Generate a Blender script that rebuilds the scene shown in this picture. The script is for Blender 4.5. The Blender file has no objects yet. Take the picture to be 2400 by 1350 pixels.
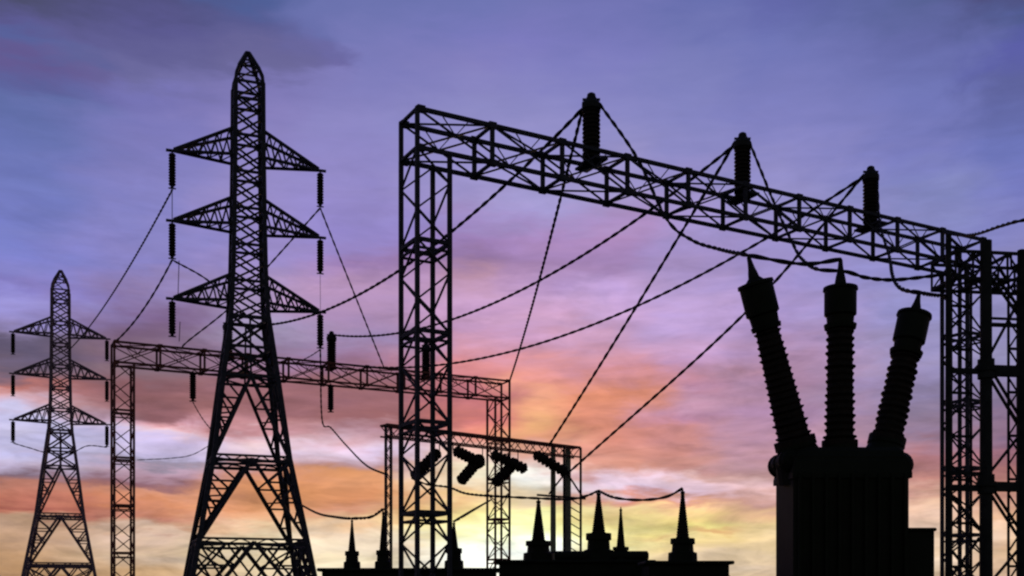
import bpy, math, random
from math import sin, cos, pi, radians, atan, atan2, sqrt
from mathutils import Vector, Matrix

random.seed(7)
S = bpy.context.scene
COL = S.collection
V = Vector

# ------------------------------------------------------------------ camera
F = 2573.0            # focal length in photograph pixels (photo is 2400 wide)
HOR = 1400.0          # row of the horizon in the photograph (below the frame)
EYE = 1.6
cam_d = bpy.data.cameras.new('camera')
cam = bpy.data.objects.new('camera', cam_d)
COL.objects.link(cam)
cam.location = (0, 0, EYE)
cam.rotation_euler = (pi / 2, 0, 0)
cam_d.sensor_width = 36
cam_d.lens = F / 2400 * 36
cam_d.shift_y = (HOR - 675) / 2400
cam_d.clip_end = 9000
cam_d.clip_start = 0.1
S.camera = cam


def P(px, py, Y):
    """the point of the place seen at that picture position, Y metres away"""
    return V(((px - 1200) / F * Y, Y, EYE + (HOR - py) / F * Y))


# ------------------------------------------------------------------ render look
S.view_settings.view_transform = 'Standard'
S.view_settings.look = 'None'
S.view_settings.exposure = 0
S.view_settings.gamma = 1
S.render.engine = 'CYCLES'
S.cycles.filter_width = 2.3
S.cycles.use_denoising = True

SUN_AZ = atan((1262 - 1200) / F)
SUN_EL = radians(2.2)


def lin(c):
    c = c / 255.0
    return c / 12.92 if c <= 0.04045 else ((c + 0.055) / 1.055) ** 2.4


# ------------------------------------------------------------------ sky
# Colours of the evening sky by direction: for each compass bearing a run of (row, r, g, b)
SKY = {
 40: [(0,76,78,108),(60,92,90,145),(90,88,98,155),(130,100,90,145),(160,96,94,150),(185,92,98,155),(220,95,108,165),(350,108,118,182),(560,122,128,198),(640,130,128,198),(665,138,130,200),(700,154,148,214),(740,150,140,200),(768,136,124,165),(795,102,92,118),(830,100,90,115),(870,110,95,115),(895,150,110,120),(910,198,125,118),(935,212,170,180),(970,200,195,230),(1050,190,186,225),(1088,185,170,195),(1104,140,115,130),(1130,186,125,108),(1170,186,115,95),(1200,158,92,82),(1212,190,120,100),(1226,195,160,135),(1345,182,142,104)],
 370: [(0,80,80,125),(60,92,90,145),(130,100,98,150),(180,110,108,160),(220,118,116,180),(350,128,125,188),(500,135,132,195),(620,138,132,195),(680,140,122,168),(740,125,100,138),(800,120,96,123),(870,134,108,120),(930,135,93,99),(975,152,103,108),(992,218,162,171),(1006,220,191,205),(1020,203,187,222),(1050,202,189,223),(1066,184,174,204),(1076,150,140,158),(1092,190,160,180),(1112,188,152,171),(1130,147,107,120),(1143,147,103,111),(1156,204,143,119),(1180,203,133,98),(1218,198,135,117),(1236,205,156,133),(1248,223,192,174),(1300,215,188,161),(1345,201,165,126)],
 600: [(0,80,95,150),(50,90,92,145),(120,105,102,152),(160,108,105,155),(190,125,120,180),(300,138,130,190),(450,150,140,198),(600,155,140,200),(700,159,141,182),(780,163,150,182),(850,152,120,149),(900,155,106,114),(960,155,106,110),(1010,200,142,146),(1040,233,206,215),(1070,215,190,210),(1100,204,143,124),(1130,216,147,105),(1180,216,151,109),(1220,230,180,144),(1270,232,214,178),(1350,217,194,163)],
 790: [(0,108,115,175),(60,106,112,172),(120,108,106,164),(165,110,106,164),(186,128,125,186),(300,140,135,195),(450,148,138,200),(560,148,135,200),(620,155,125,175),(680,185,150,190),(740,172,141,182),(800,159,138,179),(850,157,120,152),(900,150,105,114),(980,159,106,110),(1030,207,167,180),(1060,224,201,224),(1090,196,151,151),(1110,216,151,109),(1170,220,148,105),(1200,214,153,126),(1230,227,189,151),(1270,232,209,182),(1350,237,224,192)],
 880: [(0,108,115,175),(150,124,124,186),(300,140,135,195),(450,148,138,200),(560,148,135,200),(620,155,125,175),(680,185,150,190),(740,172,141,182),(800,159,138,179),(850,157,120,152),(900,150,105,114),(980,159,106,110),(1030,207,167,180),(1060,224,201,224),(1090,196,151,151),(1110,216,151,109),(1170,220,148,105),(1200,214,153,126),(1230,227,189,151),(1270,232,209,182),(1350,237,224,192)],
 1110: [(0,112,118,180),(80,122,122,188),(150,132,128,190),(250,140,138,195),(400,155,148,205),(480,162,150,205),(560,160,130,185),(600,150,120,165),(640,180,140,165),(700,200,160,200),(760,205,160,200),(810,211,153,175),(860,219,143,147),(930,194,118,127),(980,208,123,118),(1020,223,142,124),(1060,236,191,182),(1110,238,229,202),(1160,225,189,144),(1200,235,217,136),(1250,247,243,184),(1300,251,249,236),(1350,249,244,226)],
 1260: [(0,115,118,180),(100,125,123,190),(250,140,138,196),(400,158,152,206),(500,165,155,208),(560,172,140,195),(620,160,128,172),(650,170,136,178),(690,198,160,202),(755,216,170,210),(800,205,154,181),(840,221,152,158),(890,229,152,143),(930,234,165,131),(990,235,175,125),(1035,229,161,127),(1065,215,166,152),(1082,222,195,186),(1104,250,248,240),(1130,246,239,226),(1150,243,225,197),(1175,236,205,164),(1200,242,233,154),(1250,247,247,173),(1275,250,250,217),(1290,252,252,245),(1350,251,249,236)],
 1430: [(0,112,115,178),(150,125,125,190),(300,142,140,196),(450,165,155,205),(560,175,140,190),(620,165,135,185),(680,190,160,210),(740,200,165,210),(800,207,157,184),(860,210,147,161),(920,228,147,120),(980,218,142,119),(1030,218,142,124),(1090,219,156,143),(1120,240,210,225),(1150,230,205,225),(1170,218,142,124),(1195,240,209,155),(1230,240,222,146),(1280,247,238,175),(1350,241,223,169)],
 1620: [(0,105,112,175),(200,128,130,190),(350,140,138,196),(500,165,150,205),(600,165,145,198),(640,166,145,196),(700,186,160,210),(780,196,166,215),(850,198,153,189),(880,200,142,160),(905,182,132,155),(930,197,152,179),(970,187,136,164),(1000,201,138,138),(1060,206,142,133),(1100,200,146,142),(1114,232,187,183),(1130,240,207,222),(1160,226,196,214),(1174,199,141,123),(1190,240,199,145),(1230,235,219,138),(1248,220,171,117),(1262,240,214,147),(1300,236,209,173),(1350,228,203,163)],
 1790: [(0,100,105,170),(100,112,118,182),(300,130,130,192),(450,150,145,200),(650,160,145,200),(750,175,150,200),(850,178,142,174),(910,163,127,154),(960,183,142,174),(1050,192,147,165),(1100,187,146,151),(1135,227,186,186),(1170,196,151,142),(1200,220,180,144),(1240,231,204,150),(1350,226,199,168)],
 2190: [(0,88,98,150),(80,100,105,165),(200,112,118,182),(350,122,125,190),(450,130,135,190),(600,140,140,200),(750,155,150,200),(850,160,150,195),(950,140,125,155),(1010,155,130,155),(1060,175,120,125),(1100,170,120,120),(1130,200,140,130),(1180,230,190,170),(1250,235,205,180),(1350,230,205,175)],
 2370: [(0,80,82,130),(60,82,92,145),(120,92,95,168),(200,95,100,158),(350,110,118,185),(450,118,122,188),(600,140,138,195),(750,150,145,190),(850,150,145,185),(930,125,110,140),(1000,135,110,135),(1050,150,105,120),(1120,175,120,120),(1200,205,160,130),(1280,220,185,150),(1350,215,180,150)],
}
ELMAX = radians(34)


def build_world():
    w = bpy.data.worlds.new('World')
    S.world = w
    w.use_nodes = True
    nt = w.node_tree
    nt.nodes.clear()
    N, L = nt.nodes.new, nt.links.new

    def m(op, a, b=None, c=None, clamp=False):
        n = N('ShaderNodeMath'); n.operation = op; n.use_clamp = clamp
        for i, v in enumerate((a, b, c)):
            if v is None: continue
            if isinstance(v, (int, float)): n.inputs[i].default_value = v
            else: L(v, n.inputs[i])
        return n.outputs[0]

    tc = N('ShaderNodeTexCoord')
    sep = N('ShaderNodeSeparateXYZ'); L(tc.outputs['Generated'], sep.inputs[0])
    x, y, z = sep.outputs
    az0 = m('ARCTAN2', x, y)
    el0 = m('ARCSINE', z)

    def noise(sx, sy, scale, detail, off, dist=0.0, rough=0.55):
        c = N('ShaderNodeCombineXYZ')
        L(m('MULTIPLY', az0, sx), c.inputs[0]); L(m('MULTIPLY', el0, sy), c.inputs[1])
        c.inputs[2].default_value = off
        n = N('ShaderNodeTexNoise'); n.inputs['Scale'].default_value = scale
        n.inputs['Detail'].default_value = detail; n.inputs['Roughness'].default_value = rough
        n.inputs['Distortion'].default_value = dist
        L(c.outputs[0], n.inputs['Vector'])
        return m('SUBTRACT', n.outputs['Fac'], 0.5)

    low = m('SUBTRACT', 1.0, m('DIVIDE', el0, radians(26)), clamp=True)     # clouds are finer near the horizon
    az = m('ADD', az0, m('MULTIPLY', noise(1, 2.2, 12, 5, 3.1, 0.3), 0.14))
    el = m('ADD', el0, m('MULTIPLY', noise(1, 4.5, 11, 5, 8.7, 0.4), 0.040))
    el = m('ADD', el, m('MULTIPLY', noise(1, 3.2, 30, 4, 1.7, 0.4, 0.55), 0.018))
    fac = m('DIVIDE', el, ELMAX, clamp=True)
    cols = []
    for px in sorted(SKY):
        r = N('ShaderNodeValToRGB'); r.color_ramp.interpolation = 'LINEAR'
        ca = cos(atan((px - 1200) / F))
        st = sorted([(atan((HOR - yy) / F * ca) / ELMAX, (lin(a), lin(b), lin(c), 1)) for yy, a, b, c in SKY[px]])
        top = st[-1][1]
        st.append((1.0, (top[0] * .75, top[1] * .8, top[2] * .85, 1)))
        els = r.color_ramp.elements
        els[0].position, els[0].color = st[0]
        els[1].position, els[1].color = st[-1]
        for p_, c_ in st[1:-1]:
            e = els.new(p_); e.color = c_
        L(fac, r.inputs[0])
        cols.append((atan((px - 1200) / F), r.outputs[0]))
    out = cols[0][1]
    for i in range(1, len(cols)):
        a0, a1 = cols[i - 1][0], cols[i][0]
        mr = N('ShaderNodeMapRange'); mr.interpolation_type = 'SMOOTHSTEP'
        L(az, mr.inputs[0]); mr.inputs[1].default_value = a0; mr.inputs[2].default_value = a1
        mx = N('ShaderNodeMix'); mx.data_type = 'RGBA'
        L(mr.outputs[0], mx.inputs['Factor']); L(out, mx.inputs['A']); L(cols[i][1], mx.inputs['B'])
        out = mx.outputs['Result']
    # thin streaks and mottled cloud
    streak = noise(1, 5, 13, 5, 5.5, 0.5, 0.56)
    blot = noise(1, 3.2, 14, 6, 2.2, 0.8, 0.58)
    # torn cloud edges: a harder-edged layer of small grey-mauve patches
    mrb = N('ShaderNodeMapRange'); mrb.interpolation_type = 'SMOOTHSTEP'
    L(noise(1, 3.6, 12, 6, 14.2, 0.6, 0.60), mrb.inputs[0]); mrb.inputs[1].default_value = -0.02; mrb.inputs[2].default_value = 0.10
    blot = m('SUBTRACT', blot, m('MULTIPLY', mrb.outputs[0], 0.14))
    blot = m('ADD', blot, 0.06)
    amt = m('ADD', 0.04, m('MULTIPLY', m('POWER', low, 1.2), 1.1))
    g = m('ADD', 1.0, m('ADD', m('MULTIPLY', streak, amt), m('MULTIPLY', blot, m('MULTIPLY', amt, 1.1))))
    warm = m('MULTIPLY', noise(1, 6, 13, 4, 9.9, 0.2), m('MULTIPLY', low, 0.5))
    tint = N('ShaderNodeCombineXYZ')
    L(m('MULTIPLY', g, m('ADD', 1.0, m('MULTIPLY', warm, 0.25))), tint.inputs[0])
    L(g, tint.inputs[1])
    L(m('MULTIPLY', g, m('SUBTRACT', 1.0, m('MULTIPLY', warm, 0.9))), tint.inputs[2])
    mul = N('ShaderNodeVectorMath'); mul.operation = 'MULTIPLY'
    L(out, mul.inputs[0]); L(tint.outputs[0], mul.inputs[1])
    # brighter air close round the place where the sun has just gone down
    gx = m('DIVIDE', m('SUBTRACT', az, SUN_AZ - .03), 0.05); gy = m('DIVIDE', m('SUBTRACT', el, radians(3.0)), radians(2.5))
    gl = m('POWER', 2.718, m('MULTIPLY', -1.0, m('ADD', m('MULTIPLY', gx, gx), m('MULTIPLY', gy, gy))))
    gc = N('ShaderNodeCombineXYZ')
    for i_, v_ in enumerate((.16, .22, .22)): L(m('MULTIPLY', gl, v_), gc.inputs[i_])
    ad = N('ShaderNodeVectorMath'); ad.operation = 'ADD'
    L(mul.outputs[0], ad.inputs[0]); L(gc.outputs[0], ad.inputs[1])
    bg_c = N('ShaderNodeBackground'); L(ad.outputs[0], bg_c.inputs[0])
    # the rest of the sky, overhead and behind: clear dusk
    sk = N('ShaderNodeTexSky'); sk.sky_type = 'NISHITA'; sk.sun_disc = False
    sk.sun_elevation = SUN_EL; sk.sun_rotation = SUN_AZ
    bg_n = N('ShaderNodeBackground'); L(sk.outputs[0], bg_n.inputs[0]); bg_n.inputs[1].default_value = 0.12
    mr = N('ShaderNodeMapRange'); mr.interpolation_type = 'SMOOTHSTEP'
    L(y, mr.inputs[0]); mr.inputs[1].default_value = -0.1; mr.inputs[2].default_value = 0.6
    ms = N('ShaderNodeMixShader')
    L(mr.outputs[0], ms.inputs[0]); L(bg_n.outputs[0], ms.inputs[1]); L(bg_c.outputs[0], ms.inputs[2])
    o = N('ShaderNodeOutputWorld'); L(ms.outputs[0], o.inputs[0])


build_world()

sun_d = bpy.data.lights.new('sun', 'SUN')
sun_d.energy = 0.35
sun_d.angle = radians(0.8)
sun_d.color = (1.0, 0.62, 0.36)
sun = bpy.data.objects.new('sun', sun_d)
COL.objects.link(sun)
sdir = V((sin(SUN_AZ) * cos(SUN_EL), cos(SUN_AZ) * cos(SUN_EL), sin(SUN_EL)))
sun.rotation_euler = sdir.to_track_quat('Z', 'Y').to_euler()


# ------------------------------------------------------------------ materials
def mat(name, c1, c2, scale=6, rough=0.6, metal=0.0, bump=0.0, detail=5, spec=0.3):
    m = bpy.data.materials.new(name); m.use_nodes = True
    nt = m.node_tree; b = nt.nodes['Principled BSDF']
    tc = nt.nodes.new('ShaderNodeTexCoord')
    n = nt.nodes.new('ShaderNodeTexNoise'); n.inputs['Scale'].default_value = scale; n.inputs['Detail'].default_value = detail
    r = nt.nodes.new('ShaderNodeValToRGB')
    r.color_ramp.elements[0].position = .35; r.color_ramp.elements[1].position = .68
    r.color_ramp.elements[0].color = (*c1, 1); r.color_ramp.elements[1].color = (*c2, 1)
    nt.links.new(tc.outputs['Object'], n.inputs['Vector'])
    nt.links.new(n.outputs['Fac'], r.inputs[0]); nt.links.new(r.outputs[0], b.inputs['Base Color'])
    b.inputs['Roughness'].default_value = rough; b.inputs['Metallic'].default_value = metal
    b.inputs['Specular IOR Level'].default_value = spec
    if bump:
        bp = nt.nodes.new('ShaderNodeBump'); bp.inputs['Strength'].default_value = bump
        nt.links.new(n.outputs['Fac'], bp.inputs['Height']); nt.links.new(bp.outputs[0], b.inputs['Normal'])
    return m


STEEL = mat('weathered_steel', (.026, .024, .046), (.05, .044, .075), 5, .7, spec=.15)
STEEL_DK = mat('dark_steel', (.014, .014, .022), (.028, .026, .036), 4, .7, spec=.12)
HAZE_RED = mat('hazed_red_steel', (.14, .045, .05), (.22, .075, .075), 3, .8, spec=.1)  # redder, lighter steel: the haze of distance is put into the colour
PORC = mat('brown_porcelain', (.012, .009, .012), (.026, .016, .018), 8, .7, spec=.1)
FAR = mat('hazed_far_steel', (.11, .07, .13), (.19, .12, .20), 5, .75, spec=.15)  # paler purple tone painted in to stand for haze over the distant tower
WIRE = mat('conductor_aluminium', (.02, .018, .03), (.035, .03, .05), 9, .9, spec=.03)
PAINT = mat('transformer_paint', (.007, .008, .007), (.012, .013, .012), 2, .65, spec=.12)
CONC = mat('pole_concrete', (.16, .15, .15), (.26, .24, .23), 7, .9, bump=.2, spec=.1)
GROUND = mat('gravel_and_dry_grass', (.035, .032, .024), (.085, .075, .055), 1.3, .95, bump=.6, detail=12, spec=.1)
PAD = mat('pad_concrete', (.10, .10, .095), (.18, .17, .16), 3, .9, bump=.2, spec=.1)


# ------------------------------------------------------------------ mesh builder
class MB:
    def __init__(s): s.v = []; s.f = []; s.sm = False

    def bar(s, p, q, w, h=None, ref=None):
        """steel bar of rectangular section from p to q"""
        p, q = V(p), V(q); d = q - p
        if d.length < 1e-6: return s
        d.normalize(); h = w if h is None else h
        up = V(ref) if ref else (V((0, 0, 1)) if abs(d.z) < .9 else V((1, 0, 0)))
        a = d.cross(up).normalized(); b = a.cross(d).normalized()
        n = len(s.v)
        for c in (p, q):
            for i, j in ((-1, -1), (1, -1), (1, 1), (-1, 1)):
                s.v.append(c + a * i * w / 2 + b * j * h / 2)
        s.f += [(n, n+1, n+5, n+4), (n+1, n+2, n+6, n+5), (n+2, n+3, n+7, n+6), (n+3, n, n+4, n+7), (n+3, n+2, n+1, n), (n+4, n+5, n+6, n+7)]
        return s

    def angle(s, p, q, w, inx, iny, t=.02):
        """L-section with flanges along inx and iny"""
        p, q = V(p), V(q); a, b = V(inx).normalized(), V(iny).normalized()
        n = len(s.v)
        prof = ((0, 0), (w, 0), (w, t), (t, t), (t, w), (0, w))
        for c in (p, q):
            for i, j in prof: s.v.append(c + a * i + b * j)
        for k in range(6):
            s.f.append((n+k, n+(k+1) % 6, n+6+(k+1) % 6, n+6+k))
        s.f += [(n+5, n+4, n+3, n), (n+3, n+2, n+1, n), (n+6, n+9, n+10, n+11), (n+6, n+7, n+8, n+9)]
        return s

    def box(s, c, sx, sy, sz, bev=0.0):
        x, y, z = c
        if bev <= 0:
            return s.bar((x, y, z - sz/2), (x, y, z + sz/2), sy, sx, ref=(1, 0, 0)) if False else s._box(x, y, z, sx, sy, sz)
        # chamfered: octagonal plan with chamfered top and bottom
        def ring(zz, ins):
            a, b = sx/2 - ins, sy/2 - ins; k = min(bev, a*.9, b*.9)
            return [(x-a+k, y-b, zz), (x+a-k, y-b, zz), (x+a, y-b+k, zz), (x+a, y+b-k, zz), (x+a-k, y+b, zz), (x-a+k, y+b, zz), (x-a, y+b-k, zz), (x-a, y-b+k, zz)]
        n = len(s.v)
        for zz, ins in ((z-sz/2, bev), (z-sz/2+bev, 0), (z+sz/2-bev, 0), (z+sz/2, bev)):
            s.v += [V(p) for p in ring(zz, ins)]
        for r in range(3):
            for k in range(8):
                s.f.append((n+r*8+k, n+r*8+(k+1) % 8, n+r*8+8+(k+1) % 8, n+r*8+8+k))
        s.f.append(tuple(n+7-k for k in range(8))); s.f.append(tuple(n+24+k for k in range(8)))
        return s

    def _box(s, x, y, z, sx, sy, sz):
        n = len(s.v)
        for dz in (-1, 1):
            for dx, dy in ((-1, -1), (1, -1), (1, 1), (-1, 1)):
                s.v.append(V((x+dx*sx/2, y+dy*sy/2, z+dz*sz/2)))
        s.f += [(n+3, n+2, n+1, n), (n+4, n+5, n+6, n+7)] + [(n+k, n+(k+1) % 4, n+4+(k+1) % 4, n+4+k) for k in range(4)]
        return s

    def lathe(s, p, d, prof, n=14):
        """surface of revolution; prof = [(distance along d, radius)]"""
        p, d = V(p), V(d).normalized()
        up = V((0, 0, 1)) if abs(d.z) < .9 else V((1, 0, 0))
        a = d.cross(up).normalized(); b = d.cross(a).normalized()
        base = len(s.v)
        for t, r in prof:
            for k in range(n):
                th = 2 * pi * k / n
                s.v.append(p + d * t + (a * cos(th) + b * sin(th)) * r)
        for i in range(len(prof) - 1):
            for k in range(n):
                s.f.append((base+i*n+k, base+i*n+(k+1) % n, base+(i+1)*n+(k+1) % n, base+(i+1)*n+k))
        s.f.append(tuple(base + n-1-k for k in range(n)))
        e = base + (len(prof)-1)*n
        s.f.append(tuple(e + k for k in range(n)))
        return s

    def tube(s, pts, r, n=5):
        base = len(s.v); m = len(pts)
        for i, p in enumerate(pts):
            d = (pts[min(i+1, m-1)] - pts[max(i-1, 0)])
            if d.length < 1e-9: d = V((1, 0, 0))
            d.normalize()
            up = V((0, 0, 1)) if abs(d.z) < .95 else V((1, 0, 0))
            a = d.cross(up).normalized(); b = d.cross(a).normalized()
            for k in range(n):
                th = 2*pi*k/n
                s.v.append(p + (a*cos(th) + b*sin(th))*r)
        for i in range(m-1):
            for k in range(n):
                s.f.append((base+i*n+k, base+i*n+(k+1) % n, base+(i+1)*n+(k+1) % n, base+(i+1)*n+k))
        s.f.append(tuple(base+n-1-k for k in range(n))); s.f.append(tuple(base+(m-1)*n+k for k in range(n)))
        return s

    def build(s, name, material, parent=None):
        me = bpy.data.meshes.new(name)
        me.from_pydata([tuple(v) for v in s.v], [], s.f)
        me.materials.append(material)
        me.update()
        o = bpy.data.objects.new(name, me); COL.objects.link(o)
        if parent: o.parent = parent
        return o


def tag(o, label, cat, group=None):
    o['label'] = label; o['category'] = cat
    if group: o['group'] = group
    return o


def empty(name, loc, rz=0.0):
    o = bpy.data.objects.new(name, None); COL.objects.link(o)
    o.location = loc; o.rotation_euler = (0, 0, rz); o.empty_display_size = .5
    return o


def kids(o): return [c for c in COL.objects if c.parent == o]


def copy_tree(o, parent=None):
    c = o.copy(); COL.objects.link(c); c.parent = parent
    for ch in kids(o): copy_tree(ch, c)
    return c


# ------------------------------------------------------------------ ground
g = MB()
R = 6000; n = 48
# one sheet, gently uneven far out, dense near the yard
rings = [0, 20, 40, 60, 80, 100, 130, 170, 230, 320, 500, 900, 1800, R]
g.v.append(V((0, 0, 0)))
for ri in rings[1:]:
    for k in range(n):
        th = 2*pi*k/n
        hz = -0.25 * max(0, (ri-150)/300) if ri < 600 else -1.5
        g.v.append(V((ri*cos(th), 60 + ri*sin(th), hz)))
for k in range(n): g.f.append((0, 1+k, 1+(k+1) % n))
for i in range(len(rings)-2):
    for k in range(n):
        a = 1+i*n; g.f.append((a+k, a+n+k, a+n+(k+1) % n, a+(k+1) % n))
go = g.build('ground', GROUND); go['kind'] = 'structure'


# ------------------------------------------------------------------ lattice tower
ARM_Z = (26.25, 22.38, 18.08)
ARM_X = 4.0
PROF = [(0, 7.35), (4.6, 5.75), (9.2, 4.08), (13.84, 2.92), (17.2, 2.03), (19.9, 1.76), (22.6, 1.65), (26.4, 1.55), (30.4, 1.5), (30.8, 1.46), (31.75, .82), (32.35, .1)]


def side(z):
    for (z0, a0), (z1, a1) in zip(PROF, PROF[1:]):
        if z <= z1: return a0 + (a1-a0)*(z-z0)/(z1-z0)
    return PROF[-1][1]


CORN = ((-1, -1), (1, -1), (1, 1), (-1, 1))


def corner(k, z):
    a = side(z)/2; sx, sy = CORN[k % 4]
    return V((sx*a, sy*a, z))


def make_tower():
    root = empty('transmission_tower', (0, 0, 0))
    zs = [0, 4.6, 9.2, 13.84, 17.2, 19.9, 22.6, 26.4, 30.4]
    for k in range(4):
        m = MB(); sx, sy = CORN[k]
        for z0, z1 in zip(zs, zs[1:]):
            w = .26 if z1 < 18 else .23
            m.bar(corner(k, z0), corner(k, z1+.02), w, w)
        m.box((sx*3.66, sy*3.66, .12), .8, .8, .3)
        m.build('leg', STEEL, root)
    br = MB()
    def X(k, z0, z1, w): br.bar(corner(k, z0), corner(k+1, z1), w); br.bar(corner(k+1, z0), corner(k, z1), w)
    def ring(z, w, h=None):
        for k in range(4): br.bar(corner(k, z), corner(k+1, z), w, h or w)
    def mid(k, z): return (corner(k, z) + corner(k+1, z))/2
    z = 17.2; i = 0
    while z < 30.2:
        z1 = min(30.4, z+1.02)
        for k in range(4):
            X(k, z, z1, .10)
        if i % 2 == 0: ring(z, .13)
        z = z1; i += 1
    ring(30.4, .12)
    for z0, z1 in ((13.84, 15.5), (15.5, 17.2)):
        for k in range(4):
            X(k, z0, z1, .14)
            br.bar(mid(k, z0), mid(k, z1), .1)
        ring(z0, .14)
    ring(17.2, .18)
    for z0, z1, w in ((9.2, 13.84, .18), (4.6, 9.2, .19), (0, 4.6, .19)):
        for k in range(4):
            ap = mid(k, z1)
            for a, b in ((k, k+1), (k+1, k)):
                lo = corner(a, z0)
                br.bar(ap, lo, w)
                for t in (.28, .52, .76):
                    zz = z1 + (z0-z1)*t
                    q = ap.lerp(lo, t); c = corner(a, zz)
                    br.bar(q, c, w*.55)
                    br.bar(q, corner(a, zz + (z1-z0)*.24), w*.6)
                    if t < .8: br.bar(c, ap.lerp(lo, min(t+.24, 1)), w*.5)
        if z0 > 0:
            # heavy belt of two chords with lacing
            for k in range(4):
                br.bar(corner(k, z0+.16), corner(k+1, z0+.16), .12)
                br.bar(corner(k, z0-.12), corner(k+1, z0-.12), .16)
                a, b = corner(k, z0), corner(k+1, z0); nseg = 8
                for j in range(nseg):
                    p = a.lerp(b, j/nseg); q = a.lerp(b, (j+1)/nseg)
                    br.bar(p + V((0, 0, .16 if j % 2 else -.12)), q + V((0, 0, -.12 if j % 2 else .16)), .06)
            br.bar(corner(0, z0), corner(2, z0), .08); br.bar(corner(1, z0), corner(3, z0), .08)
    for z0, z1 in ((4.6, 9.2), (9.2, 13.84)):      # inner plan and hip bracing
        zm = z0 + (z1-z0)*.55
        for k in range(4):
            br.bar(mid(k, z1), mid(k+1, z1), .08)
            br.bar(mid(k, z1).lerp(corner(k, z0), .45), mid(k-1 if k else 3, z1).lerp(corner(k, z0), .45), .08)
    # diamonds low on the first storey
    for k in range(4):
        for j in range(4):
            a, b = corner(k, 4.5).lerp(corner(k+1, 4.5), j/4), corner(k, 4.5).lerp(corner(k+1, 4.5), (j+1)/4)
            c, d = corner(k, 2.5).lerp(corner(k+1, 2.5), j/4), corner(k, 2.5).lerp(corner(k+1, 2.5), (j+1)/4)
            br.bar(a, d, .11); br.bar(b, c, .11)
        br.bar(corner(k, 2.5), corner(k+1, 2.5), .09)
    br.build('bracing', STEEL, root)
    pk = MB()
    pz = [30.4, 30.8, 31.35, 31.8, 32.35]
    pw = {30.4: 1.5, 30.8: 1.42, 31.35: 1.05, 31.8: .62, 32.35: .1}
    pc = lambda k, z: V((CORN[k % 4][0]*pw[z]/2, CORN[k % 4][1]*pw[z]/2, z))
    for k in range(4):
        for a, b in zip(pz, pz[1:]): pk.bar(pc(k, a), pc(k, b), .17)
        for a, b in ((30.4, 31.35), (31.35, 31.8)):
            pk.bar(pc(k, a), pc(k+1, b), .07); pk.bar(pc(k, b), pc(k+1, b), .08)
    pk.build('peak', STEEL, root)
    for z in ARM_Z:
        for sg in (-1, 1):
            m = MB(); a = side(z)/2; top = z+1.5; at = side(top)/2
            tip = V((sg*ARM_X, 0, z))
            ends = []
            for sy in (-1, 1):
                b0 = V((sg*a, sy*a, z)); t0 = V((sg*at, sy*at, top))
                m.bar(b0, tip, .14); m.bar(t0, tip + V((0, 0, .08)), .15)
                nn = 5; prev = None
                for j in range(nn):
                    t = j/nn; t2 = (j+1)/nn; tm = (t+t2)/2
                    lo, lo2 = b0.lerp(tip, t), b0.lerp(tip, t2); up = t0.lerp(tip, tm)
                    m.bar(lo, up, .085)
                    if j < nn-1: m.bar(up, lo2, .085)
                ends.append((b0, t0))
            for t in (0, .22, .44, .66):
                m.bar(ends[0][0].lerp(tip, t), ends[1][0].lerp(tip, t), .06)
                m.bar(ends[0][0].lerp(tip, t), ends[1][0].lerp(tip, t+.22), .05)
                m.bar(ends[0][1].lerp(tip, t), ends[1][1].lerp(tip, t), .06)
            m.bar(tip - V((sg*.3, 0, 0)), tip + V((sg*.42, 0, 0)), .15, .12)
            m.build('cross_arm', STEEL, root)
    return root


def insulator_profile(L, r, core, n):
    pr = [(0, core)]
    for i in range(n):
        a = L*i/n; s_ = L/n
        pr += [(a+s_*.15, core), (a+s_*.45, r), (a+s_*.62, r), (a+s_*.75, core)]
    pr.append((L, core))
    return pr


def make_string(L=1.75, r=.20, name='suspension_insulator'):
    root = empty(name, (0, 0, 0))
    MB().lathe((0, 0, -.12), (0, 0, -1), insulator_profile(L, r, r*.78, 11), 12).build('disc_stack', PORC, root)
    m = MB(); m.bar((0, 0, .02), (0, 0, -.14), .05, .09); m.build('shackle', STEEL_DK, root)
    m = MB(); m.lathe((0, 0, -L-.10), (0, 0, -1), [(0, .05), (.05, .09), (.14, .09), (.2, .03)], 8)
    m.bar((-.2, 0, -L-.27), (.2, 0, -L-.27), .07, .06); m.build('clamp', STEEL_DK, root)
    return root


T_ROT = atan2(.346, .94)
tower = make_tower()
T1 = P(581, HOR, 62); T1.z = 0
T2 = P(142, HOR, 62/.6); T2.z = 0
tower.location = T1; tower.rotation_euler.z = T_ROT
tag(tower, 'tall steel lattice transmission tower with three pairs of cross arms, left of the big gantry', 'pylon', 'lattice transmission towers')
tower2 = copy_tree(tower); tower2.location = T2
tag(tower2, 'smaller distant lattice transmission tower near the left edge of the picture', 'pylon', 'lattice transmission towers')
TX = V((cos(T_ROT), sin(T_ROT), 0))

ARMTIP = {}
str0 = make_string(); first = True
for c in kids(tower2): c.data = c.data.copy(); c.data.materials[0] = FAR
for nm, base in (('tall', T1), ('distant', T2)):
    for ai, z in enumerate(ARM_Z):
        for sg in (-1, 1):
            p = base + TX*sg*(ARM_X+.09) + V((0, 0, z-.06))
            o = str0 if first else copy_tree(str0); first = False
            o.location = p; o.rotation_euler.z = T_ROT
            lv = ('top', 'middle', 'lowest')[ai]; sd = 'left' if sg < 0 else 'right'
            tag(o, f'insulator string on {sd} tip of {lv} cross arm of the {"tall" if nm=="tall" else "small distant"} tower', 'insulator', 'insulator strings hanging from tower arms')
            ARMTIP[(nm, ai, sg)] = p - V((0, 0, 2.1))


# ------------------------------------------------------------------ lattice gantry
GL, GW, GH, GB = 26.0, 1.27, 15.02 + EYE, 1.19     # length, depth, top height, beam height
CW = 1.1


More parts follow.
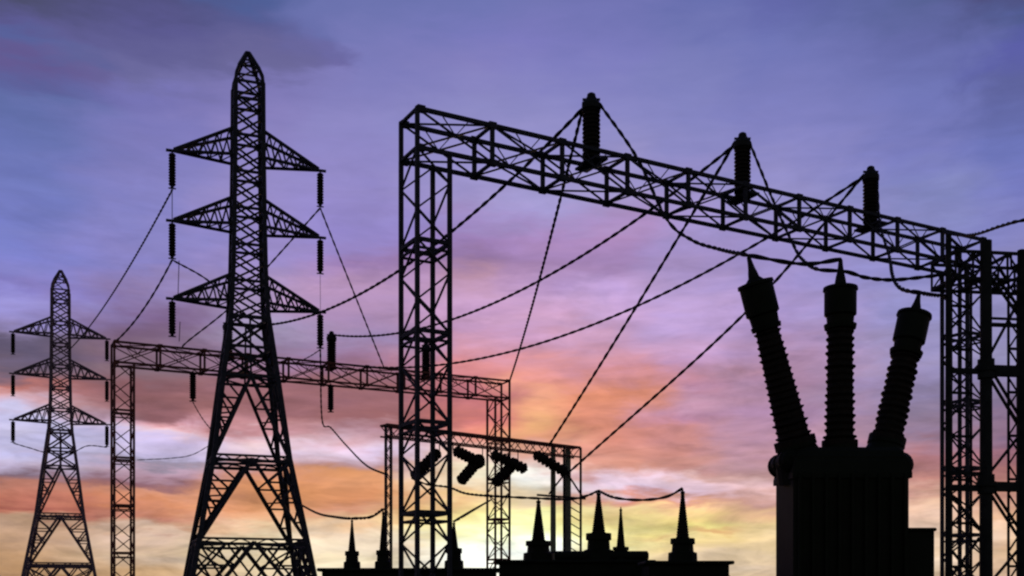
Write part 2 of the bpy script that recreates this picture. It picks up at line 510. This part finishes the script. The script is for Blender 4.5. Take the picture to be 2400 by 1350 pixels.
def make_gantry(ml, mb):
    root = empty('lattice_gantry', (0, 0, 0))
    for x0 in (0, GL - CW):
        pl = MB(); 
        pl.box((x0+CW/2, GW/2, .12), CW+.9, GW+.9, .3)
        colo = pl.build('column', PAD, root)
        pts = [(x0, 0), (x0+CW, 0), (x0+CW, GW), (x0, GW)]
        top = GH-GB
        for (x, y) in pts:
            MB().bar((x, y, .2), (x, y, top), .125).build('leg', ml, colo)
        lac = MB(); zs = []
        z = top
        while z > .6: zs.append(z); z -= 2.8
        for zz in zs[1:]:
            m = MB()
            for k in range(4):
                a, b = pts[k], pts[(k+1) % 4]
                m.bar((*a, zz), (*b, zz), .10, .12)
                m.bar((*a, zz-.26), (*b, zz-.26), .07, .07)
            m.build('tie_frame', ml, colo)
        zs2 = zs + [.25]
        for z1, z0 in zip(zs2, zs2[1:]):
            nn = max(1, round((z1-z0)/1.0))
            for j in range(nn):
                a0 = z1-(z1-z0)*j/nn; a1 = z1-(z1-z0)*(j+1)/nn
                for k in range(4):
                    a, b = pts[k], pts[(k+1) % 4]
                    if (j+k) % 2: a, b = b, a
                    lac.bar((*a, a0), (*b, a1), .055)
                    pass
        lac.build('lacing', ml, colo)
    N_ = 10; st = GL/N_
    beam = empty('beam', (0, 0, 0)); beam.parent = root
    for y in (0, GW):
        for z in (GH, GH-GB):
            MB().bar((-.06, y, z), (GL+.06, y, z), .11, .12).build('chord', mb, beam)
    for j in range(N_+1):
        x = j*st; m = MB()
        xg = min(max(x, .12), GL-.12)
        for y in (0, GW):
            m.bar((x, y, GH-GB), (x, y, GH), .12)
            for z in (GH, GH-GB): m.box((xg, y, z), .26, .15, .2)
        m.bar((x, 0, GH), (x, GW, GH), .09); m.bar((x, 0, GH-GB), (x, GW, GH-GB), .09)
        m.build('frame', mb, beam)
    lac = MB()
    for j in range(N_):
        x0, x1 = j*st, (j+1)*st; xm = (x0+x1)/2
        for y in (0, GW):
            lac.bar((x0, y, GH), (x1, y, GH-GB), .055); lac.bar((x0, y, GH-GB), (x1, y, GH), .055)
            lac.bar((xm-.5, y, GH-.0), (xm, y, GH-GB/2), .03); lac.bar((xm, y, GH-GB/2), (xm+.5, y, GH), .03)
        for z in (GH, GH-GB):
            if j % 2: lac.bar((x0, 0, z), (x1, GW, z), .05)
            else: lac.bar((x0, GW, z), (x1, 0, z), .05)
    lac.build('lacing', mb, beam)
    return root


G_ROT = atan2(.48, .877)
GX = V((cos(G_ROT), sin(G_ROT), 0)); GY = V((-sin(G_ROT), cos(G_ROT), 0))
G1 = P(978, HOR, 33.7); G1.z = 0
G2 = P(268, HOR, 64.4); G2.z = 0
gan = make_gantry(STEEL, STEEL)
gan.location = G1; gan.rotation_euler.z = G_ROT
tag(gan, 'large near lattice steel gantry whose long beam slopes across the right half of the picture', 'gantry', 'lattice steel gantries')
G_ROT2 = atan2(.455, .891)
HX = V((cos(G_ROT2), sin(G_ROT2), 0)); HY = V((-sin(G_ROT2), cos(G_ROT2), 0))
gan2 = copy_tree(gan); gan2.location = G2; gan2.rotation_euler.z = G_ROT2
tag(gan2, 'far reddish lattice gantry running behind the tall tower and the near gantry column', 'gantry', 'lattice steel gantries')
for o in list(COL.objects):       # the far gantry's own redder steel, with distance haze put into its colour
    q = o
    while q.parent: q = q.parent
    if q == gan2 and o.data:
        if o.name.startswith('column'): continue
        o.data = o.data.copy(); o.data.materials[0] = HAZE_RED


def make_post():
    root = empty('post_insulator', (0, 0, 0))
    MB().lathe((0, 0, .12), (0, 0, 1), insulator_profile(1.72, .31, .25, 12), 16).build('shed_stack', PORC, root)
    MB().lathe((0, 0, -.02), (0, 0, 1), [(0, .33), (.08, .33), (.09, .22), (.16, .22)], 14).build('base_flange', STEEL_DK, root)
    m = MB(); m.lathe((0, 0, 1.8), (0, 0, 1), [(0, .22), (.05, .33), (.24, .33), (.34, .25), (.48, .16), (.58, .14), (.62, .08)], 14)
    m.bar((-.3, 0, 2.2), (.3, 0, 2.2), .07)
    m.build('cap', STEEL_DK, root)
    return root


post = make_post(); first = True
PT = (6.75, 13.4, 20.0); PTOP = {}
for gi, gb, ax_, ay_ in ((1, G1, GX, GY), (2, G2, HX, HY)):
    for i, t in enumerate(PT):
        o = post if first else copy_tree(post); first = False
        p = gb + ax_*t + ay_*GW/2 + V((0, 0, GH - .22))
        o.location = p; PTOP[(gi, i)] = p + V((0, 0, 2.2))
        w = ('left', 'middle', 'right')[i]
        if gi == 1: lab = f'{("leftmost and largest", "middle", "rightmost")[i]} dark ribbed post insulator standing on the near gantry beam'
        else: lab = ('ribbed post insulator on the far gantry beam seen just behind the tall tower', 'ribbed post insulator on the far gantry beam between the tall tower and the near column', 'ribbed post insulator on the far gantry beam seen through the near gantry column')[i]
        tag(o, lab, 'insulator', 'post insulators on the gantry beams')
seat = []
for gb in (G1, G2):   # seats on the beam that carry the posts belong to each beam
    root = gan if gb is G1 else gan2
    bm = [c for c in kids(root) if c.name.startswith('beam')][0]
    for t in PT:
        m = MB(); m.bar((t, -.02, GH-.22), (t, GW+.02, GH-.22), .5, .08)
        m.build('insulator_seat', STEEL if root is gan else HAZE_RED, bm)

# hanging strings under the far gantry
hs = make_string(1.55, .21, 'hanging_insulator')
HB = {}
for i, (px, Y) in enumerate(((452, 67.3), (775, 71.3))):
    o = hs if i == 0 else copy_tree(hs)
    p = P(px, 0, Y); p.z = GH - GB - .05
    # put it on the beam's centre line
    t = (p.x - G2.x + HY.x*0)/HX.x
    t = max(0, t)
    q = G2 + HX*t + HY*GW/2
    # same bearing as measured: step along the beam until the bearing fits
    for _ in range(6):
        cur = q.x/q.y; want = (px-1200)/F
        t += (want-cur)*q.y/(HX.x - want*HX.y); q = G2 + HX*t + HY*GW/2
    o.location = (q.x, q.y, GH-GB-.02); HB[i] = V((q.x, q.y, GH-GB-1.9))
    tag(o, ('short thick insulator string hanging under the far gantry beam left of the tall tower', 'thin insulator string hanging under the far gantry beam right of the tall tower')[i], 'insulator', 'strings hanging under the far gantry')

# ------------------------------------------------------------------ small portal frame in the middle distance
pl, pr_ = P(906, 995, 50), P(1360, 1043, 57.7)
d3 = (pr_ - pl); d3.z = 0; L3 = d3.length; a3 = atan2(d3.y, d3.x); ux = d3.normalized()
portal = empty('portal_frame', (pl.x, pl.y, 0), a3)
tag(portal, 'low portal frame with pale concrete poles behind the row of small bushings', 'portal frame')
H3 = pl.z
def bx3(px):   # distance along the portal for a picture column
    w = (px-1200)/F; return (w*pl.y - pl.x)/(ux.x - w*ux.y)
m = MB(); m.bar((0, 0, H3), (L3, 0, H3), .09, .12); m.bar((0, .5, H3), (L3, .5, H3), .08, .10)
for j in range(13): m.bar((L3*j/12, 0, H3), (L3*j/12, .5, H3), .07)
for y in (0, .5): m.bar((0, y, H3-.5), (L3, y, H3-.5), .07)
for j in range(24):
    a_, b_ = L3*j/24, L3*(j+1)/24
    for y in (0, .5): m.bar((a_, y, H3-(.5 if j % 2 else 0)), (b_, y, H3-(0 if j % 2 else .5)), .035)
m.build('beam', HAZE_RED, portal)
m = MB()
for x in (0, .28):
    for y in (0, .12): m.bar((x, y, 0), (x, y, H3), .055)
for j in range(22):
    z = H3*j/22; z2 = H3*(j+1)/22
    for y in (0, .12):
        m.bar((0 if j % 2 else .28, y, z), (.28 if j % 2 else 0, y, z2), .03)
m.build('lattice_column', STEEL, portal)
for px, r in ((1304, .15), (1339, .17)):
    x = bx3(px)
    MB().lathe((x, .25, 0), (0, 0, 1), [(0, r*1.12), (H3*.5, r), (H3-.1, r*.85)], 12).build('pole', CONC, portal)
for px in (1322, 1361):
    x = bx3(px)
    MB().bar((x, 0, 0), (x, 0, H3), .09).build('post', STEEL_DK, portal)
m = MB(); xa, xb, xm = bx3(1290), bx3(1368), bx3(1330)
zt = EYE + (HOR-1105)/F*57; zb = EYE + (HOR-1160)/F*57
m.bar((xm, .1, zt), (xa, .1, zb), .07); m.bar((xm, .1, zt), (xb, .1, zb), .07); m.bar((xa-.8, .1, zb-.1), (xb+.2, .1, zb-.1), .1)
zz = EYE + (HOR-1295)/F*57
m.bar((xa-.5, .1, zz), (xb, .1, zz), .1)
for j in range(7):
    z = zb - (zb-zz)*j/7; z2 = zb - (zb-zz)*(j+1)/7
    m.bar((bx3(1339), .45, z), (bx3(1361), .1, z2), .05)
m.build('bracing', STEEL_DK, portal)


def strain(a, b, label):
    """strain insulator from a to b"""
    a, b = V(a), V(b); d = b-a; L = d.length
    root = empty('strain_insulator', a)
    dn = d.normalized()
    MB().lathe(dn*.12, dn, insulator_profile(L-.24, .29, .20, 8), 14).build('disc_stack', PORC, root)
    m = MB(); m.bar((0, 0, 0), dn*.14, .08); m.bar((0, 0, 0), (0, 0, max(.05, H3-.45-a.z)), .05)
    m.build('hanger', STEEL_DK, root)
    MB().bar(dn*(L-.14), dn*L, .08).build('clamp', STEEL_DK, root)
    tag(root, label, 'insulator', 'strain insulators under the portal beam')
    return root


pairs = [((1030, 1056), (966, 1122), 'left-leaning strain insulator seen through the near gantry column'),
         ((1062, 1053), (1136, 1090), 'right-leaning strain insulator just right of the near gantry column'),
         ((1131, 1068), (1076, 1132), 'left-leaning strain insulator left of the far gantry end column'),
         ((1150, 1062), (1236, 1102), 'right-leaning strain insulator crossing the far gantry end column'),
         ((1214, 1078), (1156, 1136), 'left-leaning strain insulator in front of the far gantry end column'),
         ((1250, 1062), (1330, 1110), 'rightmost strain insulator leading to the pale concrete poles')]
def onportal(px): return (pl + ux*bx3(px)).y
ST = []
for (ax, ay), (bx_, by), lab in pairs:
    Ya = onportal(ax)
    A = P(ax, ay, Ya)
    B = P(bx_, by, Ya + (-1.1 if bx_ < ax else 1.0))
    strain(A, B, lab); ST.append((A, B))

# ------------------------------------------------------------------ small transformers along the bottom
DT = 38.0


def small_bushing(root, px, tipy, shy, w_px, basey, Y, flare=1.0):
    """slender porcelain cone on a stepped turret, part of its transformer"""
    tip, sh, ba = P(px, tipy, Y), P(px, shy, Y), P(px, basey, Y)
    l = lambda v: v - root.location
    s_ = Y/F; r = w_px*s_/2; H = tip.z - sh.z
    prof = []
    nshed = 16
    for i in range(nshed):
        a = i/nshed; rr = r*(.46*(1-a)+.17)
        prof += [(H*.86*a, rr*.88), (H*.86*(a+.025), rr), (H*.86*(a+.04), rr*.9)]
    prof += [(H*.88, r*.16), (H*.9, r*.2), (H*.94, r*.2), (H*.95, r*.08), (H, r*.07)]
    b = MB().lathe(l(sh), (0, 0, 1), prof, 12).build('bushing', PORC, root)
    m = MB(); c = l(ba); hh = sh.z - ba.z
    m.lathe(c - V((0, 0, .15)), (0, 0, 1), [(0, r*1.35), (.15+hh*.35, r*1.3), (.15+hh*.4, r*1.0), (.15+hh*.72, r*.95), (.15+hh*.75, r*1.12*flare), (.15+hh, r*1.1*flare)], 12)
    m.build('turret', PAINT, b)
    return tip


def transformer_small(x0, x1, ytop, Y, label, bush, depth=2.6, fins=True):
    c = P((x0+x1)/2, ytop, Y + depth/2)
    fr = P(x0, ytop, Y), P(x1, ytop, Y)
    W = fr[1].x-fr[0].x; H = fr[0].z
    root = empty('transformer', ((fr[0].x+fr[1].x)/2, Y+depth/2, 0))
    tag(root, label, 'transformer', 'small transformers along the bottom edge')
    m = MB(); m.box((0, 0, H/2+.05), W-.3, depth-.3, H-.1-.1, .05)
    m.box((0, 0, H-.06), W, depth, .12, .03)
    m.build('tank', PAINT, root)
    MB().box((0, 0, .12), W+.5, depth+.5, .24, .04).build('plinth', PAD, root)
    if fins:
        for sg in (-1, 1):
            r_ = MB()
            k = int(W/.28)
            for j in range(k):
                r_.box((-W/2+.3+j*(W-.6)/(k-1), sg*(depth/2+.12), H*.5), .06, .5, H*.66, .01)
            r_.bar((-W/2+.2, sg*(depth/2+.2), H*.8), (W/2-.2, sg*(depth/2+.2), H*.8), .12); r_.bar((-W/2+.2, sg*(depth/2+.2), H*.2), (W/2-.2, sg*(depth/2+.2), H*.2), .12)
            r_.build('radiator', PAINT, root)
    tips = []
    for (px, ty, sy, w, by) in bush:
        tips.append(small_bushing(root, px, ty, sy, w, by, Y + depth*.42))
    return root, tips


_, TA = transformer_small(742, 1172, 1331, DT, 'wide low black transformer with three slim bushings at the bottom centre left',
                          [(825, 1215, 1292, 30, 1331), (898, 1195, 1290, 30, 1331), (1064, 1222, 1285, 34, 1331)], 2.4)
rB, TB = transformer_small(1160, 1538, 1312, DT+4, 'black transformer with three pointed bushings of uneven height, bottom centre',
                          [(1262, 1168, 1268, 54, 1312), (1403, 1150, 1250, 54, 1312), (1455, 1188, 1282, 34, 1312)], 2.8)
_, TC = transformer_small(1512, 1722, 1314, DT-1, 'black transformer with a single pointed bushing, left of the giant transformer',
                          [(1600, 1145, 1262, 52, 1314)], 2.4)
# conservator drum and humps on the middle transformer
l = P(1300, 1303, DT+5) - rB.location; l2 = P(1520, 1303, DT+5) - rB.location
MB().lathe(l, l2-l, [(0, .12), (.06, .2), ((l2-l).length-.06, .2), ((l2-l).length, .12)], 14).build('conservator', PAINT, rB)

# ------------------------------------------------------------------ big transformer at the right
YB = 25.0; sc = YB/F
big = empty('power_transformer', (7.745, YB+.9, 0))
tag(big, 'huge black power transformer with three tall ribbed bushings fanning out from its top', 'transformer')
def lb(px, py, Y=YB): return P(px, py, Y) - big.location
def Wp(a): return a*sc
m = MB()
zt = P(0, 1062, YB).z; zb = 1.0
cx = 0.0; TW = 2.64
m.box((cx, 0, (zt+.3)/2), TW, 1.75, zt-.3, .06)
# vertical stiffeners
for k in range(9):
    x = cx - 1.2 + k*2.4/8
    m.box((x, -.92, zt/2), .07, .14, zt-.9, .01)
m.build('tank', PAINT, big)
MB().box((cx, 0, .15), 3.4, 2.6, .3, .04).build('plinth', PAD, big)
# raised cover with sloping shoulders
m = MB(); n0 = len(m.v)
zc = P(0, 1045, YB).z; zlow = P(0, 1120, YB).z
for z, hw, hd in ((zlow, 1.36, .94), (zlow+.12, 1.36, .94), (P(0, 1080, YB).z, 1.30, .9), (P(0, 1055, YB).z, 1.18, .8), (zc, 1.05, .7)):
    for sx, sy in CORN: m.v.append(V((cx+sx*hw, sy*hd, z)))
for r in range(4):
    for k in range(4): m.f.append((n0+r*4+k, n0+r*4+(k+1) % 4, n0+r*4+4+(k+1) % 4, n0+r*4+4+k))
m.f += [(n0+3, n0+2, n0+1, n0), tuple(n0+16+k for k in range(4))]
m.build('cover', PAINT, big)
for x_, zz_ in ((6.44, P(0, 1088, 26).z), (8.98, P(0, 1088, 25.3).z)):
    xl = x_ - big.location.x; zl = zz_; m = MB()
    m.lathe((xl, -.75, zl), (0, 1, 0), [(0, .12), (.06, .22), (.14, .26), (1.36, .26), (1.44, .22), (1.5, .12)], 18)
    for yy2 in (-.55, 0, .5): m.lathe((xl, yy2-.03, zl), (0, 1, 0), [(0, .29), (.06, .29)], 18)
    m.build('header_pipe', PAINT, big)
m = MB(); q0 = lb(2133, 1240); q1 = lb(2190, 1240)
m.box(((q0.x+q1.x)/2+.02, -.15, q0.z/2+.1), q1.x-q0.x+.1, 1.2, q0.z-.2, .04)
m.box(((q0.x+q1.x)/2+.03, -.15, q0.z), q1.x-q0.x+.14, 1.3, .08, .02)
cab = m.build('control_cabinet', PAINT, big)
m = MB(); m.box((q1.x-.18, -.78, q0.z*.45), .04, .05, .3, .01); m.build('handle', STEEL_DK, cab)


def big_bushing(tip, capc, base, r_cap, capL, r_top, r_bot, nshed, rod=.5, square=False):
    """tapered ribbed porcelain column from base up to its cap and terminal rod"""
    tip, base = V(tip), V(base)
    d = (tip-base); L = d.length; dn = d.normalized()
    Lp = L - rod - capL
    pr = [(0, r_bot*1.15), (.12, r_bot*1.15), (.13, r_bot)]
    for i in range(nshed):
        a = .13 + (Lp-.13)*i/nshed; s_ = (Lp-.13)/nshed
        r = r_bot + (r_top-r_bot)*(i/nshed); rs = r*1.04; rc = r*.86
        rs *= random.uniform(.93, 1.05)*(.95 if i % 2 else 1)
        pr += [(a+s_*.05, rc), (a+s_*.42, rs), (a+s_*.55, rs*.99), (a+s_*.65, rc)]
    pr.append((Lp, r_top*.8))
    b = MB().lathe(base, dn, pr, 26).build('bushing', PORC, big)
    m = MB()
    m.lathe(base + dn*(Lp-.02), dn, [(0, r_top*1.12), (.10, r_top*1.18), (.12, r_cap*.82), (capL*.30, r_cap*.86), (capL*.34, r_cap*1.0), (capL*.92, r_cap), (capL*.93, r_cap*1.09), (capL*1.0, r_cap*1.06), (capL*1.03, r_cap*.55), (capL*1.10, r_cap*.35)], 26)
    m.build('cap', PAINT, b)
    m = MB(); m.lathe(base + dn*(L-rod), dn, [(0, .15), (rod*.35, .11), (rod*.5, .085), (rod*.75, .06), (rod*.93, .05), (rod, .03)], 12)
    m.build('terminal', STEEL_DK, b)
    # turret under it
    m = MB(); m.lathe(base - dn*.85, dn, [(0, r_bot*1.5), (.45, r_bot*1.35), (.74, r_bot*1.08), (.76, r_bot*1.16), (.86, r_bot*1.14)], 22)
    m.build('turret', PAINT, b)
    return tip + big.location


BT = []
BT.append(big_bushing(lb(1754, 600, 25.2), None, lb(1864, 1040, 25.7), .385, 1.10, .30, .42, 17, .60))
BT.append(big_bushing(lb(1970, 606, 25.8), None, lb(1968, 1045, 25.8), .37, .98, .32, .36, 16, .66))
BT.append(big_bushing(lb(2154, 688, 26.5), None, lb(2078, 1036, 26.2), .38, 1.05, .33, .38, 13, .50))

# ------------------------------------------------------------------ braced pole frame at the right edge
YF = 31.0
pf = empty('braced_pole_frame', (P(2310, 0, YF).x, YF, 0), radians(8))
tag(pf, 'dark braced frame of thick poles and heavy crossbars at the right edge of the picture', 'pole frame')
MWf = Matrix.Rotation(-radians(8), 3, 'Z')
def onf(px, py, off=0.0):
    """point of the frame's own plane seen at that picture position"""
    dx, dy = cos(radians(8)), sin(radians(8)); w = (px-1200)/F
    o = pf.location; t = (w*o.y - o.x)/(dx - w*dy)
    Y = o.y + t*dy
    return V((t, off, EYE + (HOR-py)/F*Y))
for px, ty, r, mt in ((2223, 548, .09, STEEL_DK), (2311, 563, .17, STEEL_DK), (2394, 585, .12, STEEL_DK), (2476, 600, .12, STEEL_DK)):
    p = onf(px, ty)
    m = MB(); m.lathe((p.x, 0, 0), (0, 0, 1), [(0, r*1.1), (p.z*.5, r), (p.z-.02, r*.92), (p.z, r*.5)], 16)
    po = m.build('pole', mt, pf)
    for yy in ((865, 1135) if px == 2311 else ()):
        q = onf(px, yy); m = MB()
        m.lathe((p.x, 0, q.z-.28), (0, 0, 1), [(0, r*1.05), (.01, r*1.35), (.2, r*1.35), (.21, r*1.6), (.35, r*1.6), (.36, r*1.35), (.55, r*1.35), (.56, r*1.05)], 16)
        m.build('clamp', STEEL_DK, po)
for yy, w, a, b in ((868, .30, 2311, 2560), (868, .15, 2223, 2311), (1140, .27, 2311, 2560), (1143, .18, 2223, 2311), (745, .07, 2311, 2560), (760, .11, 2311, 2560), (1108, .09, 2223, 2311)):
    p, q = onf(a, yy), onf(b, yy); q.z = p.z
    MB().bar((p.x, .02, p.z), (q.x, .02, p.z), w*.6, w).build('crossbar', STEEL_DK, pf)
m = MB()
def fb(a, b, w, off=0.1): 
    p, q = onf(*a), onf(*b); m.bar((p.x, off, p.z), (q.x, off, q.z), w)
for a, b in (((2322, 880), (2394, 1000)), ((2332, 872), (2394, 975)), ((2394, 1020), (2322, 1110)), ((2322, 1150), (2394, 1262)), ((2332, 1146), (2394, 1240)), ((2394, 1285), (2322, 1370)),
             ((2322, 835), (2394, 700)), ((2322, 640), (2394, 740)), ((2332, 635), (2394, 720)), ((2394, 880), (2476, 1000)), ((2476, 1020), (2394, 1110)), ((2235, 1160), (2300, 1240)), ((2300, 1260), (2235, 1350)), ((2235, 1290), (2300, 1370))):
    fb(a, b, .065)
m.build('bracing', STEEL_DK, pf)
# top truss running out to the right and back to the gantry corner
m = MB()
for off in (0, 1.3):
    p, q = onf(2240, 588), onf(2560, 588)
    for dz in (0, -.75):
        m.bar((p.x, off, p.z+dz), (q.x, off, p.z+dz), .08)
    n_ = 8
    for j in range(n_):
        a = p.x + (q.x-p.x)*j/n_; b = p.x + (q.x-p.x)*(j+1)/n_
        m.bar((a, off, p.z-.75), (b, off, p.z), .04); m.bar((a, off, p.z), (b, off, p.z-.75), .04); m.bar((a, off, p.z), (a, off, p.z-.75), .05)
for j in range(6):
    a = p.x + (q.x-p.x)*j/5
    m.bar((a, 0, p.z), (a, 1.3, p.z), .08); m.bar((a, 0, p.z-.75), (a, 1.3, p.z-.75), .08)
    if j < 5:
        b = p.x + (q.x-p.x)*(j+1)/5
        m.bar((a, 0, p.z), (b, 1.3, p.z), .06); m.bar((a, 1.3, p.z-.75), (b, 0, p.z-.75), .06)
m.build('truss', STEEL_DK, pf)
# slim lattice strips with rungs between the poles
for pxa, pxb, off in ((2245, 2292, .35), (2378, 2400, .3)):
    m = MB(); a, b = onf(pxa, 640), onf(pxb, 640); nr = 26
    for x in (a.x, b.x): m.bar((x, off, 0), (x, off, a.z), .055)
    for j in range(nr):
        z0, z1 = a.z*j/nr, a.z*(j+1)/nr
        m.bar((a.x if j % 2 else b.x, off, z0), (b.x if j % 2 else a.x, off, z1), .04)
        if j % 3 == 0: m.bar((a.x, off, z0), (b.x, off, z0), .07)
    m.build('lattice_strip', STEEL_DK, pf)


# ------------------------------------------------------------------ conductors
def catmull(pts, n):
    out = []
    P_ = [pts[0]*2-pts[1]] + pts + [pts[-1]*2-pts[-2]]
    for i in range(1, len(P_)-2):
        p0, p1, p2, p3 = P_[i-1:i+3]
        for k in range(n):
            t = k/n
            out.append(.5*((2*p1) + (p2-p0)*t + (2*p0-5*p1+4*p2-p3)*t*t + (3*p1-p0-3*p2+p3)*t**3))
    out.append(pts[-1]); return out


def wire(pts, label, sag=0.0, r=.044, pitch=.62, twist=True, group='overhead conductors'):
    if len(pts) == 2:
        a, b = pts
        line = [a.lerp(b, t/40) - V((0, 0, 4*sag*(t/40)*(1-t/40))) for t in range(41)]
    else:
        line = catmull(pts, 12)
    # resample by arc length
    L = [0]
    for a, b in zip(line, line[1:]): L.append(L[-1] + (b-a).length)
    step = pitch/8 if twist else .4
    n = max(4, int(L[-1]/step)); out = []; j = 0
    for i in range(n+1):
        s_ = L[-1]*i/n
        while j < len(L)-2 and L[j+1] < s_: j += 1
        f = (s_-L[j])/max(1e-9, L[j+1]-L[j]); out.append((line[j].lerp(line[j+1], f), s_))
    m = MB(); base = out[0][0].copy()
    if twist:
        # two strands laid round each other
        for ph in (0, pi):
            q = []
            for i, (p, s_) in enumerate(out):
                d = (out[min(i+1, n)][0] - out[max(i-1, 0)][0]).normalized()
                up = V((0, 0, 1)) if abs(d.z) < .95 else V((1, 0, 0))
                a = d.cross(up).normalized(); b = d.cross(a)
                th = 2*pi*s_/pitch/2 + ph
                q.append(p - base + (a*cos(th)+b*sin(th))*r*.62)
            m.tube(q, r, 5)
    else:
        m.tube([p-base for p, _ in out], r, 6)
    o = m.build('conductor', WIRE); o.location = base
    return tag(o, label, 'power line', group)


I = [PTOP[(1, i)] for i in range(3)]; J = [PTOP[(2, i)] for i in range(3)]
wire([I[0], J[0]], 'long conductor sagging from the leftmost gantry post insulator down to the tall tower', 2.5)
wire([I[1], J[1]], 'long sagging conductor from the middle gantry post insulator leftwards past the near column', 2.3)
wire([I[2], G2+HX*14.3+V((0, 0, GH))], 'lowest long sagging conductor from the rightmost gantry post insulator, flat at its left end', 2.6)
wire([I[0]-V((.25, 0, .1)), G2+HX*GL+V((0, 0, GH))], 'steep conductor from the leftmost post insulator down to the far gantry right end', .5)
wire([I[1]-V((.25, 0, .1)), P(1288, 1042, 56)], 'steep straight conductor from the middle post insulator down to the concrete poles', .15)
wire([I[2]-V((.25, 0, .1)), P(1740, 740, 48), ST[5][1]], 'conductor from the rightmost post insulator passing behind the leftmost big bushing')
Iw = lambda i: I[i]+V((.25, 0, -.1))
wire([Iw(0), P(1490, 365, 35.5), P(1562, 512, 34), P(1621, 562, 32.5), P(1683, 583, 30), P(1754, 598, 26), P(1879, 619, 25.6), BT[1]+V((0, 0, -.02))], 'thick jumper looping from the leftmost post insulator under the beam to the big bushings', r=.036)
wire([Iw(1), P(1810, 465, 38.5), P(1862, 579, 35), P(1885, 612, 32), P(1917, 631, 29), P(1983, 637, 28.5), P(2030, 651, 29), P(2100, 656, 30), P(2218, 643, 31)], 'jumper from the middle post insulator looping under the beam to the right column', r=.036)
wire([Iw(2), P(2062, 520, 42), P(2084, 598, 36), P(2092, 645, 31), P(2110, 675, 28.2), BT[2]+V((0, 0, .02)), P(2190, 692, 29), P(2218, 694, 31)], 'jumper from the rightmost post insulator dropping to the right big bushing', r=.036)
wire([P(2213, 545, 44), P(2250, 551, 40), P(2290, 548, 36), P(2345, 530, 33), P(2400, 516, 31), P(2520, 500, 30)], 'smooth cable rising from the gantry corner to the upper right edge', r=.036)
A = ARMTIP
wire([A[('tall', 0, -1)], T2+V((.5, 0, 24.6))], 'conductor from the left top arm of the tall tower down to the distant tower', .9, .038)
wire([A[('tall', 1, -1)], G2+V((-.3, .6, GH))], 'conductor from the left middle arm of the tall tower to the far gantry', .5, .038)
wire([A[('tall', 1, -1)], P(480, 652, 63), P(535, 700, 64), P(585, 745, 66)], 'short conductor from the left middle arm slanting right behind the tall tower body', r=.036)
wire([A[('tall', 0, 1)], P(650, 600, 65.5), P(545, 715, 67), P(440, 800, 68), P(425, 818, 68.5)], 'conductor from the right top arm slanting left down behind the tall tower body', r=.036)
wire([A[('tall', 0, 1)], P(795, 600, 66), P(845, 725, 69), P(900, 862, 73)], 'conductor curving down right from the right top arm of the tall tower', r=.036)
wire([A[('tall', 2, 1)], P(690, 850, 67.5)], 'short conductor from the right lowest arm down left to the far gantry beam', .1, .022)
wire([A[('tall', 2, 1)], P(755, 985, 70.5), P(775, 1002, 70.5), P(810, 1042, 66), P(858, 1090, 58), P(908, 1113, 50)], 'conductor dropping from the right lowest arm, then curving right to the portal column', r=.036)
wire([A[('tall', 0, -1)], A[('tall', 0, -1)]*1 + V((0, 0, -1.75))], 'thin vertical dropper between left top and middle arms of the tall tower', 0, .022, twist=False)
wire([A[('tall', 1, -1)]+V((.35, .1, 0)), P(417, 700, 61)], 'thin vertical dropper between left middle and lowest arms of the tall tower', 0, .022, twist=False)
wire([A[('tall', 2, -1)]+V((.4, .1, .9)), P(420, 800, 63)], 'thin vertical dropper below the left lowest arm of the tall tower', 0, .022, twist=False)
wire([A[('tall', 1, 1)], P(751, 730, 63.5)], 'thin vertical dropper between right middle and lowest arms of the tall tower', 0, .014, twist=False)
wire([HB[0], P(500, 1012, 63)], 'short conductor from the string left of the tall tower down to its leg', .15, .022)
wire([P(322, 1078, 66), P(400, 1074, 65), P(450, 1066, 64), P(497, 1040, 63)], 'faint slack wire low between the far gantry column and the tall tower', r=.018)
wire([A[('distant', 2, -1)], P(70, 1050, 102), P(110, 1061, 103), P(165, 1062, 104), P(205, 1045, 105), A[('distant', 2, 1)]], 'slack looping wire under the lowest arms of the distant tower', r=.036)
wire([P(700, 1180, 58), P(745, 1203, 50), P(790, 1212, 43), TA[0], P(868, 1212, 41), TA[1]+V((0, 0, .03))], 'slack conductor sagging from the tall tower leg to the two leftmost small bushings', r=.036)
wire([TA[2], P(1085, 1210, 40), P(1115, 1192, 50), P(1150, 1172, 73)], 'short rising wire beside the bushing at the foot of the near column', r=.036)
wire([ST[0][1], P(1000, 1135, 52), P(1052, 1142, 50), P(1095, 1157, 47), P(1180, 1164, 43), TB[0], P(1335, 1170, 42), P(1375, 1162, 42), TB[1]], 'low conductor running over the small bushings beside the concrete poles', r=.036)
wire([TB[1], P(1440, 1166, 39.5), P(1500, 1172, 39), P(1560, 1165, 38.4), TC[0]], 'shallow slack conductor between the two tall small bushings at bottom centre', r=.036)
